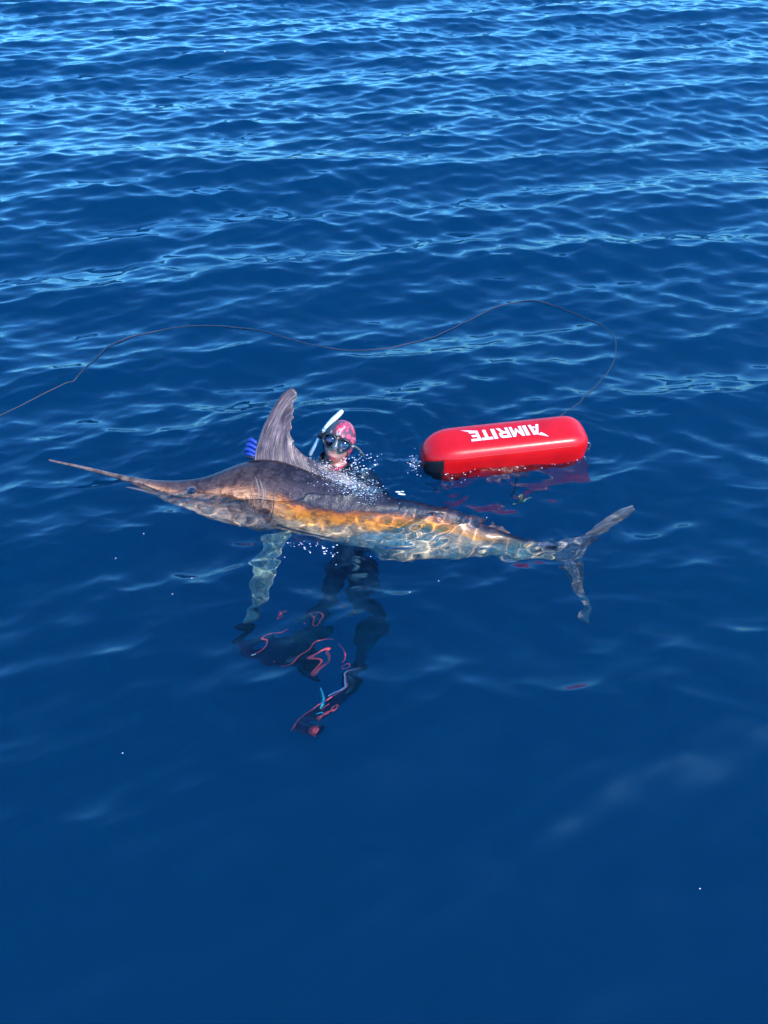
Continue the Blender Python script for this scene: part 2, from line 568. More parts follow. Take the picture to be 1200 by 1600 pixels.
def fin_from_grid(name, G, mat, thick0, thick1, wob=0.0, lean=0.0, plane=0.0):
    nv, nu = G.shape[:2]
    Vt, Uv = [], []
    for side in (1, -1):
        for j in range(nv):
            for i in range(nu):
                u, v = i / (nu - 1), j / (nv - 1)
                edge = min(1, 6 * min(u, 1 - u) + .15) * min(1, 5 * (1 - v) + .12)
                th = (thick0 * (1 - v) + thick1 * v) * edge
                off = wob * math.sin(u * 17 + v * 3) * v + wob * .5 * math.sin(u * 41) * v + lean * v * v + plane
                p = fp(*G[j, i])
                Vt.append(p + NRM * (off + side * th)); Uv.append((u, v))
    n = nv * nu
    Fs = []
    for j in range(nv - 1):
        for i in range(nu - 1):
            a, b_, c, d = j * nu + i, j * nu + i + 1, (j + 1) * nu + i + 1, (j + 1) * nu + i
            Fs.append((a, b_, c, d)); Fs.append((n + a, n + d, n + c, n + b_))
    ring = [i for i in range(nu)] + [j * nu + nu - 1 for j in range(1, nv)] + [(nv - 1) * nu + i for i in range(nu - 2, -1, -1)] + [j * nu for j in range(nv - 2, 0, -1)]
    for q in range(len(ring)):
        a, b_ = ring[q], ring[(q + 1) % len(ring)]
        Fs.append((b_, a, n + a, n + b_))
    return part(name, Vt, Fs, mat, fish, uv=Uv)

# tall first dorsal fin: ragged trailing edge
trail = [(457, 606), (464, 613), (463, 622), (457, 633), (460, 640), (457, 648), (460, 652), (455, 660), (457, 669), (453, 675), (456, 684),
         (460, 690), (458, 694), (466, 703), (476, 712), (488, 718), (502, 727), (520, 734), (542, 742), (572, 757)]
dors = coons([(400, 730), (430, 730), (470, 742), (520, 760), (575, 772)], trail,
             [(400, 730), (401, 705), (406, 688), (413, 668), (423, 648), (434, 628), (446, 613), (457, 606)],
             [(575, 772), (574, 764), (572, 757)], 90, 34)
M_DORS = fin_mat('marlin dorsal membrane', (.030, .018, .018), (.12, .072, .066), (.38, .26, .24), 75)
fin_from_grid('dorsal_fin', dors, M_DORS, .011, .0022, .006, .01)
# stout dark front spine of the fin
sp = arc_spline([(399, 728), (400, 705), (406, 687), (413, 667), (423, 647), (434, 627), (444, 614)], 26)
vv, ff = tube([fp(x, y) for x, y in sp], [.011 * (1 - .75 * i / 25) + .001 for i in range(26)], 8)
part('fin_spine', vv, ff, simple('fin spine', (.06, .048, .055), .35, coat=.4), fish)
# forked tail
tail = coons([(866, 851), (869, 858), (870, 868), (866, 879)],
             [(989, 788), (992, 799), (975, 809), (957, 824), (944, 838), (927, 852), (915, 868), (909, 888), (905, 915), (911, 938), (919, 962), (928, 981)],
             [(866, 851), (890, 846), (912, 840), (930, 820), (948, 806), (968, 796), (989, 788)],
             [(866, 879), (880, 894), (888, 912), (896, 936), (908, 960), (928, 981)], 60, 34)
M_TAIL = fin_mat('marlin tail membrane', (.06, .06, .06), (.17, .18, .17), (.42, .46, .42), 46)
fin_from_grid('tail_fin', tail, M_TAIL, .016, .004, .004, -.02)
for (a0, a1) in (((835, 861), (872, 858)), ((838, 868), (874, 868))):      # the two small keels on the tail root
    q = [flank(a0[0] + (a1[0] - a0[0]) * i / 7, a0[1] + (a1[1] - a0[1]) * i / 7, -.002) for i in range(8)]
    vv, ff = tube(q, [.002, .006, .009, .010, .010, .009, .006, .002], 8)
    part('tail_keel', vv, ff, M_TAIL, fish, uv=[(0, 0)] * len(vv))
# anal fins under the belly, second dorsal on the back
M_ANAL = fin_mat('marlin anal membrane', (.22, .22, .20), (.46, .47, .40), (.60, .60, .50), 20)
an = coons([(735, 862), (755, 866), (785, 870)], [(797, 889), (806, 886), (815, 880)], [(735, 862), (768, 872), (797, 889)], [(785, 870), (800, 874), (815, 880)], 16, 10)
fin_from_grid('anal_fin', an, M_ANAL, .008, .002)
an = coons([(560, 852), (590, 858), (640, 864)], [(597, 868), (604, 866), (650, 870)], [(560, 852), (580, 860), (597, 868)], [(640, 864), (645, 867), (650, 870)], 16, 8)
fin_from_grid('anal_fin', an, M_ANAL, .006, .002)
an = coons([(750, 818), (765, 824), (785, 830)], [(776, 815), (785, 817), (797, 826)], [(750, 818), (762, 815), (776, 815)], [(785, 830), (791, 828), (797, 826)], 14, 8)
fin_from_grid('second_dorsal_fin', an, M_DORS, .005, .002)
# near pectoral fin: a narrow dark blade lying back along the flank
pl = arc_spline([(432, 818), (450, 824), (480, 832), (510, 838), (529, 841)], 20)
wd = [.018, .019, .02, .0205, .0205, .020, .0195, .019, .018, .017, .016, .015, .014, .0125, .011, .0095, .008, .006, .004, .001]
Vt = []
for i, (x, y) in enumerate(pl):
    p = flank(x, y, .012 + .02 * i / 19)
    for side in (-1, 1):
        Vt.append(p + D * (side * wd[i] * .35) + NRM * .004 * (1 - i / 24)); Vt.append(p + D * (side * wd[i] * .35) - NRM * (.004 + .01 * wd[i] / .02))
Fs = []
for i in range(19):
    a = i * 4; b_ = a + 4
    Fs += [(a, a + 2, b_ + 2, b_), (a + 2, a + 3, b_ + 3, b_ + 2), (a + 3, a + 1, b_ + 1, b_ + 3), (a + 1, a, b_, b_ + 1)]
Fs += [(0, 1, 3, 2), (76, 78, 79, 77)]
pec = part('pectoral_fin', Vt, Fs, simple('pectoral blade', (.02, .017, .02), .3, coat=.4), fish)
pec['label'] = 'thin dark fin lying back along the flank'
# far pectoral fin, hanging pale below the belly, the water's green tint put into its colour
pc = [(432, 838, .075), (425, 862, .07), (414, 890, .066), (406, 915, .062), (398, 940, .064), (384, 962, .045)]
PC = arc_spline([(a, b_) for a, b_, _ in pc], 24)
Vt, Uv = [], []
for i, (x, y) in enumerate(PC):
    f = i / 23
    wdt = float(np.interp(f, np.linspace(0, 1, 6), [w_ for *_, w_ in pc]))
    p = at_z(x, y, -.22 - .42 * f)
    for side in (-1, 1):
        for k in range(7):
            q = (k / 6 - .5) * 2
            Vt.append(p + R * (q * wdt * .95 + .012 * math.sin(9 * f)) + Vector((0, .02 * q * q, side * .007 * (1 - q * q) + .01 * math.sin(f * 14 + q * 2)))); Uv.append((k / 6, f))
Fs = []
for i in range(23):
    for k in range(6):
        a = i * 14 + k; b_ = a + 14
        Fs.append((a, a + 1, b_ + 1, b_)); Fs.append((a + 7, b_ + 7, b_ + 8, a + 8))
    a = i * 14; b_ = a + 14
    Fs += [(a, b_, b_ + 7, a + 7), (a + 6, a + 13, b_ + 13, b_ + 6)]
pec2 = part('pectoral_fin', Vt, Fs, fin_mat('pale pectoral membrane', (.10, .19, .17), (.17, .29, .24), (.30, .44, .34), 8), fish, uv=Uv)
pec2['label'] = 'pale greenish fin hanging down under the belly'
# lower jaw
jw = arc_spline([(197, 762), (222, 766), (255, 775), (290, 786), (320, 792)], 24)
vv, ff = tube([fp(x, y) + NRM * .01 for x, y in jw], [.003 + .026 * (i / 23) ** .8 for i in range(24)], 12)
part('lower_jaw', vv, ff, simple('marlin jaw', (.26, .24, .25), .35, coat=.3), fish)
# eye with pale ring
M_EYE = simple('fish eye', (.012, .014, .03), .06, coat=1.0)
M_RING = simple('eye ring', (.17, .13, .12), .3, coat=.4)
ec = flank(300, 767.5)
def disc_dome(c, nrm, r, bulge, seg=20, rings=6):
    X_ = nrm.orthogonal().normalized(); Y_ = nrm.cross(X_)
    Vv_, Ff = [c + nrm * bulge], []
    for i in range(1, rings + 1):
        a = math.pi / 2 * i / rings
        for j in range(seg):
            t = 2 * math.pi * j / seg
            Vv_.append(c + (X_ * math.cos(t) + Y_ * math.sin(t)) * (r * math.sin(a)) + nrm * (bulge * math.cos(a)))
    for j in range(seg): Ff.append((0, 1 + j, 1 + (j + 1) % seg))
    for i in range(rings - 1):
        for j in range(seg):
            k = (j + 1) % seg
            Ff.append((1 + i * seg + j, 1 + (i + 1) * seg + j, 1 + (i + 1) * seg + k, 1 + i * seg + k))
    return Vv_, Ff
en = (NRM + D * .15).normalized()
vv, ff = disc_dome(ec - en * .006, en, .030, .014)
eye = part('eye', vv, ff, M_RING, fish)
vv, ff = disc_dome(ec - en * .002, en, .024, .0175)
part('pupil', vv, ff, M_EYE, eye)
# gill cover: raised edges, and pale scars on the cheek
M_GILL = simple('gill edge', (.20, .145, .12), .6)
M_GILLD = simple('gill slit', (.05, .038, .04), .4, coat=.3)
for k, (pp, r_, m_) in enumerate([([(399, 745), (404, 765), (402, 782), (399, 790)], .006, M_GILL), ([(405, 748), (411, 768), (408, 785), (402, 797)], .007, M_GILL),
                        ([(414, 760), (414, 778), (409, 795)], .005, M_GILL), ([(386, 752), (394, 775), (398, 800), (410, 822)], .003, M_GILLD),
                        ([(424, 765), (428, 785), (424, 806), (412, 824)], .0035, M_GILLD)]):
    q = arc_spline(pp, 16)
    vv, ff = tube([flank(x, y, -r_ * .72) for x, y in q], [r_ * (.72 + .28 * math.sin(math.pi * i / 15)) for i in range(16)], 8)
    part('gill_edge', vv, ff, m_, fish)
q = arc_spline([(205, 760), (245, 769), (290, 780), (325, 786)], 22)
vv, ff = tube([flank(x, y, -.001) for x, y in q], .0028, 6)
part('mouth_line', vv, ff, M_GILLD, fish)

# ------------------------------------------------------------------ the diver
HEADC = at_z(529.5, 691, .12)
diver = root('person', HEADC - Vector((0, 0, .12)), 'diver in red and black camouflage hood and black mask, holding the fish from behind', 'person')
to_cam = (EYE - HEADC).normalized()
hf = Vector((to_cam.x - .16, to_cam.y, .42)).normalized()      # where the face looks
hu = Vector((.31, .25, 1)); hu = (hu - hf * hu.dot(hf)).normalized()
hr = hu.cross(hf).normalized() * -1
if hr.x < 0: hr = -hr
HS = 1.14
def hw(x, y, z):
    """head-local: x to image right, y out of the face, z up"""
    return HEADC + (hr * x + hf * y + hu * z) * HS

def head_shape(dx, dy, dz, grow=0.0):
    """unit direction -> point on the head surface (head-local)"""
    x, y, z = dx * .074, dy * .098, dz * (.120 if dz < 0 else .108)
    if z < 0:
        k = -z / .12
        x *= 1 - .36 * k ** 1.6
        y = y * (1 - .18 * k) + .012 * k * max(0, dy)
    if dy > 0 and z < .05:
        y -= .008 * max(0, 1 - abs(x) / .06)
    # mouth and chin
    if dy > 0.3:
        g = math.exp(-((x) / .026) ** 2)
        y += .012 * g * math.exp(-((z + .068) / .007) ** 2) + .013 * g * math.exp(-((z + .086) / .008) ** 2)
        y -= .003 * g * math.exp(-((z + .0770) / .0035) ** 2)
        y += .012 * math.exp(-(x / .022) ** 2) * math.exp(-((z + .108) / .013) ** 2)
        y += .022 * math.exp(-(x / .013) ** 2) * math.exp(-((z + .016) / .016) ** 2)
    s_ = 1 + grow
    return x * s_, y * s_, z * s_

def uvsphere(nu, nv):
    P, Fs = [], []
    for j in range(nv + 1):
        th = math.pi * j / nv
        for i in range(nu):
            a = 2 * math.pi * i / nu
            P.append((math.sin(th) * math.sin(a), math.sin(th) * math.cos(a), math.cos(th)))
    for j in range(nv):
        for i in range(nu):
            k = (i + 1) % nu
            Fs.append((j * nu + i, (j + 1) * nu + i, (j + 1) * nu + k, j * nu + k))
    return P, Fs

# skeleton of the body, grown with a skin modifier and welded to the head
neck = hw(0, -.03, -.12)
J = {}
J['pelvis'] = at_z(552, 872, -.62)
J['chest'] = neck.lerp(J['pelvis'], .38) + Vector((.01, .06, 0))
J['waist'] = neck.lerp(J['pelvis'], .72) + Vector((0, .03, 0))
J['neck'] = neck
J['nk2'] = hw(0, -.02, -.05)
handp = at_z(391, 701, .20)
J['shR'] = J['chest'].lerp(neck, .62) + Vector((-.175, .02, -.03))
J['elR'] = Vector((-.56, 3.60, -.03))
J['wrR'] = handp + Vector((.075, .07, -.055))
J['shL'] = J['chest'].lerp(neck, .62) + Vector((.17, .0, -.03))
J['elL'] = J['shL'] + Vector((.13, -.08, -.24))
J['wrL'] = J['elL'] + Vector((-.16, -.16, -.10))
J['hpA'] = J['pelvis'] + Vector((.075, -.02, -.06))
J['knA'] = at_z(572, 985, -1.10)
J['anA'] = at_z(554, 1046, -.90)
J['hpB'] = J['pelvis'] + Vector((-.075, -.02, -.06))
J['knB'] = at_z(505, 985, -1.08)
J['anB'] = at_z(462, 1028, -.90)
EDG = [('pelvis', 'waist', .125, .115), ('waist', 'chest', .115, .135), ('chest', 'neck', .135, .062), ('neck', 'nk2', .062, .06),
       ('neck', 'shR', .062, .062), ('shR', 'elR', .062, .045), ('elR', 'wrR', .045, .032), ('neck', 'shL', .06, .062), ('shL', 'elL', .062, .045), ('elL', 'wrL', .045, .034),
       ('pelvis', 'hpA', .125, .095), ('hpA', 'knA', .095, .062), ('knA', 'anA', .062, .04), ('pelvis', 'hpB', .125, .095), ('hpB', 'knB', .095, .062), ('knB', 'anB', .062, .04)]
names, verts, radii, edges = {}, [], [], []
for a, b_, ra, rb in EDG:
    for n_, r_ in ((a, ra), (b_, rb)):
        if n_ not in names:
            names[n_] = len(verts); verts.append(J[n_]); radii.append(r_)
    # middle joints give the limbs their bulge
    mi = len(verts); verts.append(J[a].lerp(J[b_], .4)); radii.append((ra * .5 + rb * .5) * 1.05)
    edges += [(names[a], mi), (mi, names[b_])]
tmp = bpy.data.meshes.new('tmp'); tmp.from_pydata([tuple(v) for v in verts], edges, [])
to = bpy.data.objects.new('tmp', tmp); COL.objects.link(to)
md = to.modifiers.new('s', 'SKIN')
for i, r_ in enumerate(radii):
    tmp.skin_vertices[0].data[i].radius = (r_, r_ * .9)
tmp.skin_vertices[0].data[names['pelvis']].use_root = True
md.use_smooth_shade = True
to.modifiers.new('ss', 'SUBSURF').levels = 2
dg = bpy.context.evaluated_depsgraph_get()
skin_me = bpy.data.meshes.new_from_object(to.evaluated_get(dg))
bpy.data.objects.remove(to)
P, Fs = uvsphere(64, 48)
hv = [hw(*head_shape(*p)) for p in P]
bmj = bmesh.new(); bmj.from_mesh(skin_me)
nv_ = [bmj.verts.new(v) for v in hv]
for f in Fs:
    vs_ = []
    for i in f:
        if nv_[i] not in vs_: vs_.append(nv_[i])
    try: bmj.faces.new(vs_)
    except ValueError: pass
bmesh.ops.remove_doubles(bmj, verts=nv_, dist=1e-6)
jm = bpy.data.meshes.new('joined'); bmj.to_mesh(jm); bmj.free()
jo = bpy.data.objects.new('tmp', jm); COL.objects.link(jo)
rm = jo.modifiers.new('r', 'REMESH'); rm.mode = 'VOXEL'; rm.voxel_size = .007; rm.use_smooth_shade = True
smo = jo.modifiers.new('sm', 'SMOOTH'); smo.factor = .5; smo.iterations = 1
dg = bpy.context.evaluated_depsgraph_get()
bme = bpy.data.meshes.new_from_object(jo.evaluated_get(dg))
bpy.data.objects.remove(jo)
co = np.zeros(len(bme.vertices) * 3); bme.vertices.foreach_get('co', co); co = co.reshape(-1, 3)
off = base_loc(diver)
rel = (co - np.array(HEADC)) / HS
lx, ly, lz = rel @ np.array(hr), rel @ np.array(hf), rel @ np.array(hu)
face = ((np.abs(lx) < .073) & (ly > -.02) & (lz > -.119) & (lz < .125)).astype(float)
lips = (np.exp(-((lx / .024) ** 2)) * np.exp(-((lz + .077) / .013) ** 2) * (ly > .04) * 1.3).clip(0, 1)
bme.vertices.foreach_set('co', (co - np.array(off)).ravel())
at = bme.attributes.new('face', 'FLOAT', 'POINT'); at.data.foreach_set('value', face)
at = bme.attributes.new('lips', 'FLOAT', 'POINT'); at.data.foreach_set('value', lips)
bme.name = 'body'
bo = bpy.data.objects.new('body', bme); COL.objects.link(bo); bo.parent = diver
bme.polygons.foreach_set('use_smooth', [True] * len(bme.polygons))
bo.cycles.is_caustics_receiver = True
m, nt, b, o = new_mat('skin and wetsuit')
L = nt.links.new
fa = N_(nt, 'ShaderNodeAttribute', attribute_name='face'); li = N_(nt, 'ShaderNodeAttribute', attribute_name='lips')
tc = nt.nodes.new('ShaderNodeTexCoord')
ns = N_(nt, 'ShaderNodeTexNoise', Scale=60.0, Detail=4.0); L(tc.outputs['Object'], ns.inputs[0])
nc = N_(nt, 'ShaderNodeTexNoise', Scale=9.0, Detail=3.0, Distortion=1.5); L(tc.outputs['Object'], nc.inputs[0])
sk = ramp(nt, [(.35, (.48, .20, .14)), (.65, (.58, .27, .20))]); L(ns.outputs[0], sk.inputs[0])
skl = mix(nt, li.outputs['Fac'], sk.outputs[0], (.46, .075, .075))
suit = ramp(nt, [(.44, (.006, .016, .034)), (.50, (.012, .040, .070)), (.60, (.024, .022, .040)), (.66, (.006, .018, .036))]); L(nc.outputs[0], suit.inputs[0])  # navy puts the water's blue veil into the suit's colour
L(mix(nt, fa.outputs['Fac'], suit.outputs[0], skl), b.inputs['Base Color'])
b.inputs['Roughness'].default_value = .42; b.inputs['Coat Weight'].default_value = .2; b.inputs['Coat Roughness'].default_value = .2
b.inputs['Subsurface Weight'].default_value = 0.0
bme.materials.clear(); bme.materials.append(m)

def camo(name, red_bias):
    m, nt, b, o = new_mat(name)
    L = nt.links.new
    tc = nt.nodes.new('ShaderNodeTexCoord')
    n1 = N_(nt, 'ShaderNodeTexNoise', Scale=7.0, Detail=1.5, Distortion=1.2); L(tc.outputs['Object'], n1.inputs[0])
    n2 = N_(nt, 'ShaderNodeTexNoise', Scale=4.2, Detail=1.5, Distortion=1.6); L(tc.outputs['Generated'], n2.inputs[0])
    sp_ = nt.nodes.new('ShaderNodeSeparateXYZ'); L(tc.outputs['Generated'], sp_.inputs[0])
    v = math_(nt, 'ADD', n1.outputs[0], math_(nt, 'MULTIPLY_ADD', sp_.outputs[0], .55, -.31 + red_bias))
    r = ramp(nt, [(0, (.03, .025, .032)), (.42, (.06, .05, .06)), (.46, (.20, .03, .045)), (.50, (.58, .045, .085)), (.75, (.70, .10, .17))], 'LINEAR'); L(v, r.inputs[0])
    r2 = ramp(nt, [(.55, (0, 0, 0)), (.58, (1, 1, 1))]); L(n2.outputs[0], r2.inputs[0])
    r3 = ramp(nt, [(.34, (1, 1, 1)), (.37, (0, 0, 0))]); L(n2.outputs[0], r3.inputs[0])
    cc = mix(nt, math_(nt, 'MULTIPLY', r2.outputs[0], .85), r.outputs[0], (.05, .045, .055))
    L(mix(nt, math_(nt, 'MULTIPLY', r3.outputs[0], .8), cc, (.52, .40, .34)), b.inputs['Base Color'])
    b.inputs['Roughness'].default_value = .5; b.inputs['Coat Weight'].default_value = .15; b.inputs['Coat Roughness'].default_value = .25
    nf = N_(nt, 'ShaderNodeTexNoise', Scale=160.0, Detail=2.0); L(tc.outputs['Object'], nf.inputs[0])
    bp = N_(nt, 'ShaderNodeBump', Strength=.25, Distance=.001); L(nf.outputs[0], bp.inputs['Height']); L(bp.outputs[0], b.inputs['Normal'])
    return m
M_HOOD = camo('red and black camouflage neoprene', 0.03)
# hood: shell round the head with an opening for the face
P, Fs = uvsphere(72, 56)
def head_smooth(p):
    x, y, z = head_shape(p[0] * (1 + .07 * max(0, p[2])), min(p[1], .29), p[2])
    if p[1] > .29: x, y, z = p[0] * (1 + .07 * max(0, p[2])) * .074, p[1] * .098, p[2] * (.120 if p[2] < 0 else .108)
    if z < 0 and p[1] > .29:
        k = -z / .12; x *= 1 - .36 * k ** 1.6; y *= 1 - .12 * k
    return x, y, z
keep = []
for p in P:
    x, y, z = head_smooth(p)
    hole = (x / .060) ** 2 + ((z + .040) / .082) ** 2 < 1 and p[1] > .1
    keep.append(not hole)
outer = [hw(*(c_ * 1.09 for c_ in head_smooth(p))) for p in P]
inner = [hw(*(c_ * 1.02 for c_ in head_smooth(p))) for p in P]
n0 = len(P); HF = []; ec_ = {}
for f in Fs:
    if all(keep[i] for i in f):
        f = tuple(dict.fromkeys(f))
        if len(f) < 3: continue
        HF.append(f); HF.append(tuple(i + n0 for i in f[::-1]))
        for q in range(len(f)):
            e = (f[q], f[(q + 1) % len(f)]); ec_[e] = 1
for (a, b_) in list(ec_):
    if (b_, a) not in ec_: HF.append((b_, a, a + n0, b_ + n0))
hood = part('hood', outer + inner, HF, M_HOOD, diver)
# collar of the suit rising out of the water
cv = []
for j in range(8):
    f = j / 7
    c_ = hw(0, -.016 - .01 * f, -.088 - .09 * f)
    for i in range(32):
        a = 2 * math.pi * i / 32
        r_ = .082 + .035 * f * f + .004 * math.sin(3 * a + 5 * f) + .004 * math.sin(j * 2.2)
        cv.append(c_ + hr * math.cos(a) * r_ * (.98 + .1 * f) + hf * math.sin(a) * r_ * 1.12 - hu * (.030 * math.sin(a) * (1 - f)))
cf = [(j * 32 + i, j * 32 + (i + 1) % 32, (j + 1) * 32 + (i + 1) % 32, (j + 1) * 32 + i) for j in range(7) for i in range(32)]
part('collar', cv, cf, camo('camouflage neoprene collar', -.02), diver)

# face mask
M_RUB = simple('black rubber', (.012, .013, .016), .35, coat=.3)
M_SIL = simple('grey silicone', (.10, .12, .12), .3, coat=.4)
mask = bpy.data.objects.new('mask', None); COL.objects.link(mask); mask.parent = diver; mask.empty_display_size = .05
MZ = .015          # height of the mask centre on the face
def mk(x, z, lift=0.0):
    """point on the mask's front plane, curving back to the sides"""
    return hw(x, .105 - 2.4 * x * x + lift, z + MZ)
def lens_outline(side, grow=0.0, n=28):
    pts = [(.012, .020), (.030, .030), (.056, .026), (.072, .010), (.070, -.012), (.052, -.030), (.034, -.034), (.020, -.016)]
    S_ = arc_spline(pts + [pts[0]], n + 1)[:-1] * np.array([.95, .90])
    c_ = S_.mean(0)
    S_ = c_ + (S_ - c_) * (1 + grow)
    return [(side * x, z) for x, z in S_], (side * c_[0], c_[1])
m, nt, b, o = new_mat('mask lens'); nt.nodes.remove(b)
tr = N_(nt, 'ShaderNodeBsdfTransparent', Color=(.80, .74, .80, 1)); gl = N_(nt, 'ShaderNodeBsdfGlossy', Color=(.9, .88, .95, 1), Roughness=.08)
fr = N_(nt, 'ShaderNodeFresnel', IOR=1.8); mx = nt.nodes.new('ShaderNodeMixShader')
nt.links.new(fr.outputs[0], mx.inputs[0]); nt.links.new(tr.outputs[0], mx.inputs[1]); nt.links.new(gl.outputs[0], mx.inputs[2]); nt.links.new(mx.outputs[0], o.inputs[0])
M_LENS = m
for side in (-1, 1):
    oi, c_ = lens_outline(side, 0.0); oo, _ = lens_outline(side, .26)
    n = len(oi)
    Vt = [mk(x, z, .004) for x, z in oo] + [mk(x, z, .004) for x, z in oi] + [mk(x, z, -.006) for x, z in oi] + [hw(x * .95, .075 - 3.0 * x * x, z * 1.06 + MZ) for x, z in oo]
    Fs = []
    for i in range(n):
        k = (i + 1) % n
        for r_ in range(3): Fs.append((r_ * n + i, r_ * n + k, (r_ + 1) * n + k, (r_ + 1) * n + i))
        Fs.append((3 * n + i, 3 * n + k, k, i))
    part('frame', Vt, Fs, M_RUB, mask)
    th = .0015
    Vt = [mk(x, z, -.001) for x, z in oi] + [mk(c_[0], c_[1], -.001)] + [mk(x, z, -.004) for x, z in oi] + [mk(c_[0], c_[1], -.004)]
    Fs = [(i, (i + 1) % n, n) for i in range(n)] + [(n + 1 + (i + 1) % n, n + 1 + i, 2 * n + 1) for i in range(n)] + [(i, n + 1 + i, n + 1 + (i + 1) % n, (i + 1) % n) for i in range(n)]
    part('lens', Vt, Fs, M_LENS, mask)
# nose pocket
nv_, nf_ = [], []
for j in range(9):
    z = .020 - .048 * j / 8
    wdt = .008 + .013 * (j / 8) ** 1.2; dep = .004 + .019 * (j / 8) ** 1.1
    if j == 8: wdt *= .8; dep *= .55
    for i in range(9):
        a = math.pi * i / 8
        nv_.append(mk(math.cos(a) * wdt, z, math.sin(a) * dep - .006))
for j in range(8):
    for i in range(8):
        nf_.append((j * 9 + i, (j + 1) * 9 + i, (j + 1) * 9 + i + 1, j * 9 + i + 1))
nf_.append(tuple(range(72, 81)))
part('nose_pocket', nv_, nf_, M_SIL, mask)
# silicone skirt against the face, below the frame
sk_ = [(-.064, -.020), (-.045, -.033), (-.020, -.034), (0, -.036), (.020, -.034), (.045, -.033), (.064, -.020)]
S_ = arc_spline(sk_, 26)
vv, ff = tube([hw(x, .100 - 4.2 * x * x, z + MZ) for x, z in S_], .0042, 8)
part('skirt', vv, ff, M_SIL, mask)
# strap round the hood, its loose end sticking out at the right
def strap_pts(a0, a1, n):
    return [hw(.083 * math.sin(a0 + (a1 - a0) * i / (n - 1)), .107 * math.cos(a0 + (a1 - a0) * i / (n - 1)), MZ + .004) for i in range(n)]
def ribbon(pts, up, half, th, out_dir):
    Vt, Fs = [], []
    for p in pts:
        o_ = out_dir(p)
        for du, do in ((-half, 0), (half, 0), (half, th), (-half, th)):
            Vt.append(p + up * du + o_ * do)
    for i in range(len(pts) - 1):
        for k in range(4):
            q = (k + 1) % 4
            Fs.append((i * 4 + k, i * 4 + q, (i + 1) * 4 + q, (i + 1) * 4 + k))
    Fs += [(3, 2, 1, 0), tuple(len(pts) * 4 - 4 + k for k in range(4))]
    return Vt, Fs
vv, ff = ribbon(strap_pts(math.radians(48), math.radians(312), 40), hu, .009, .003, lambda p: (p - HEADC).normalized())
part('strap', vv, ff, M_RUB, mask)
vv, ff = ribbon([hw(.076 + .014 * i, .045 - .006 * i, MZ + .002 - .0015 * i * i) for i in range(6)], hu, .0065, .003, lambda p: hf)
part('strap_end', vv, ff, simple('worn strap', (.08, .085, .07), .45), mask)
for side in (-1, 1):
    vv, ff = tube([hw(side * (.076 + .002 * i), .062 - .012 * i, MZ) for i in range(4)], [.007, .009, .009, .006], 8)
    part('buckle', vv, ff, simple('buckle', (.25, .25, .25), .3) if side > 0 else M_RUB, mask)
# eyes behind the glass
for side in (-1, 1):
    vv, ff = disc_dome(hw(side * .033, .070, MZ + .002), hf, .013, .010)
    e_ = part('eye', vv, ff, simple('eye white', (.6, .56, .54), .15), diver)
    vv, ff = disc_dome(hw(side * .033, .0785, MZ + .002), hf, .0055, .0035)
    part('iris', vv, ff, simple('iris', (.03, .025, .02), .1), e_)

# snorkel on the left of the picture
snk = bpy.data.objects.new('snorkel', None); COL.objects.link(snk); snk.parent = diver; snk.empty_display_size = .05
def sy(px, py, y): return at_y(px, py, y)
yh = HEADC.y
q = spline([sy(484, 712, yh - .035), sy(490, 700, yh - .03), sy(500, 682, yh - .02), sy(508, 669, yh - .012), sy(517, 659, yh - .0), sy(527, 650, yh + .01), sy(535.5, 641.5, yh + .02)], 26)
rad = [float(np.interp(i / 25, [0, .25, .45, .52, .75, .95, 1], [.0105, .0105, .0105, .010, .0155, .0135, .008])) for i in range(26)]
vv, ff = tube([Vector(p) for p in q[:13]], rad[:13], 14)
M_BLUEW = simple('pale blue plastic', (.36, .50, .56), .25, coat=.5)
part('snorkel_tube', vv, ff, M_BLUEW, snk)
vv, ff = tube([Vector(p) for p in q[12:]], rad[12:], 14)
part('snorkel_top', vv, ff, simple('white plastic', (.80, .80, .74), .3, coat=.4), snk)
vv, ff = tube([Vector(p) for p in q[8:12]], .0155, 12)
part('snorkel_keeper', vv, ff, M_RUB, snk)

# blue glove gripping the front of the dorsal fin
M_GLV = simple('blue glove', (.015, .05, .30), .5, coat=.1)
M_GLVD = simple('black glove rubber', (.012, .014, .02), .5)
glove = bpy.data.objects.new('glove', None); COL.objects.link(glove); glove.parent = diver; glove.empty_display_size = .05
edge_c = fp(404, 698)
def grow_skin(name, verts, edges, radii, mat, parent, level=2):
    me_ = bpy.data.meshes.new('tmp'); me_.from_pydata([tuple(v) for v in verts], edges, [])
    t_ = bpy.data.objects.new('tmp', me_); COL.objects.link(t_)
    t_.modifiers.new('s', 'SKIN')
    for i, r_ in enumerate(radii): me_.skin_vertices[0].data[i].radius = (r_, r_)
    me_.skin_vertices[0].data[0].use_root = True
    sb = t_.modifiers.new('ss', 'SUBSURF'); sb.levels = level
    res = bpy.data.meshes.new_from_object(t_.evaluated_get(bpy.context.evaluated_depsgraph_get()))
    bpy.data.objects.remove(t_)
    V_ = [v.co.copy() for v in res.vertices]; F_ = [tuple(p.vertices) for p in res.polygons]
    return part(name, V_, F_, mat, parent)
fcols = []
knuck = [((387.5, 690), (394, 686.5), (403, 694)), ((384, 697), (391, 694), (402.5, 701)), ((382, 704), (389, 701.5), (401.5, 708)), ((383.5, 711), (390, 708.5), (400, 713.5))]
palm_c = edge_c - NRM * .045 - R * .012
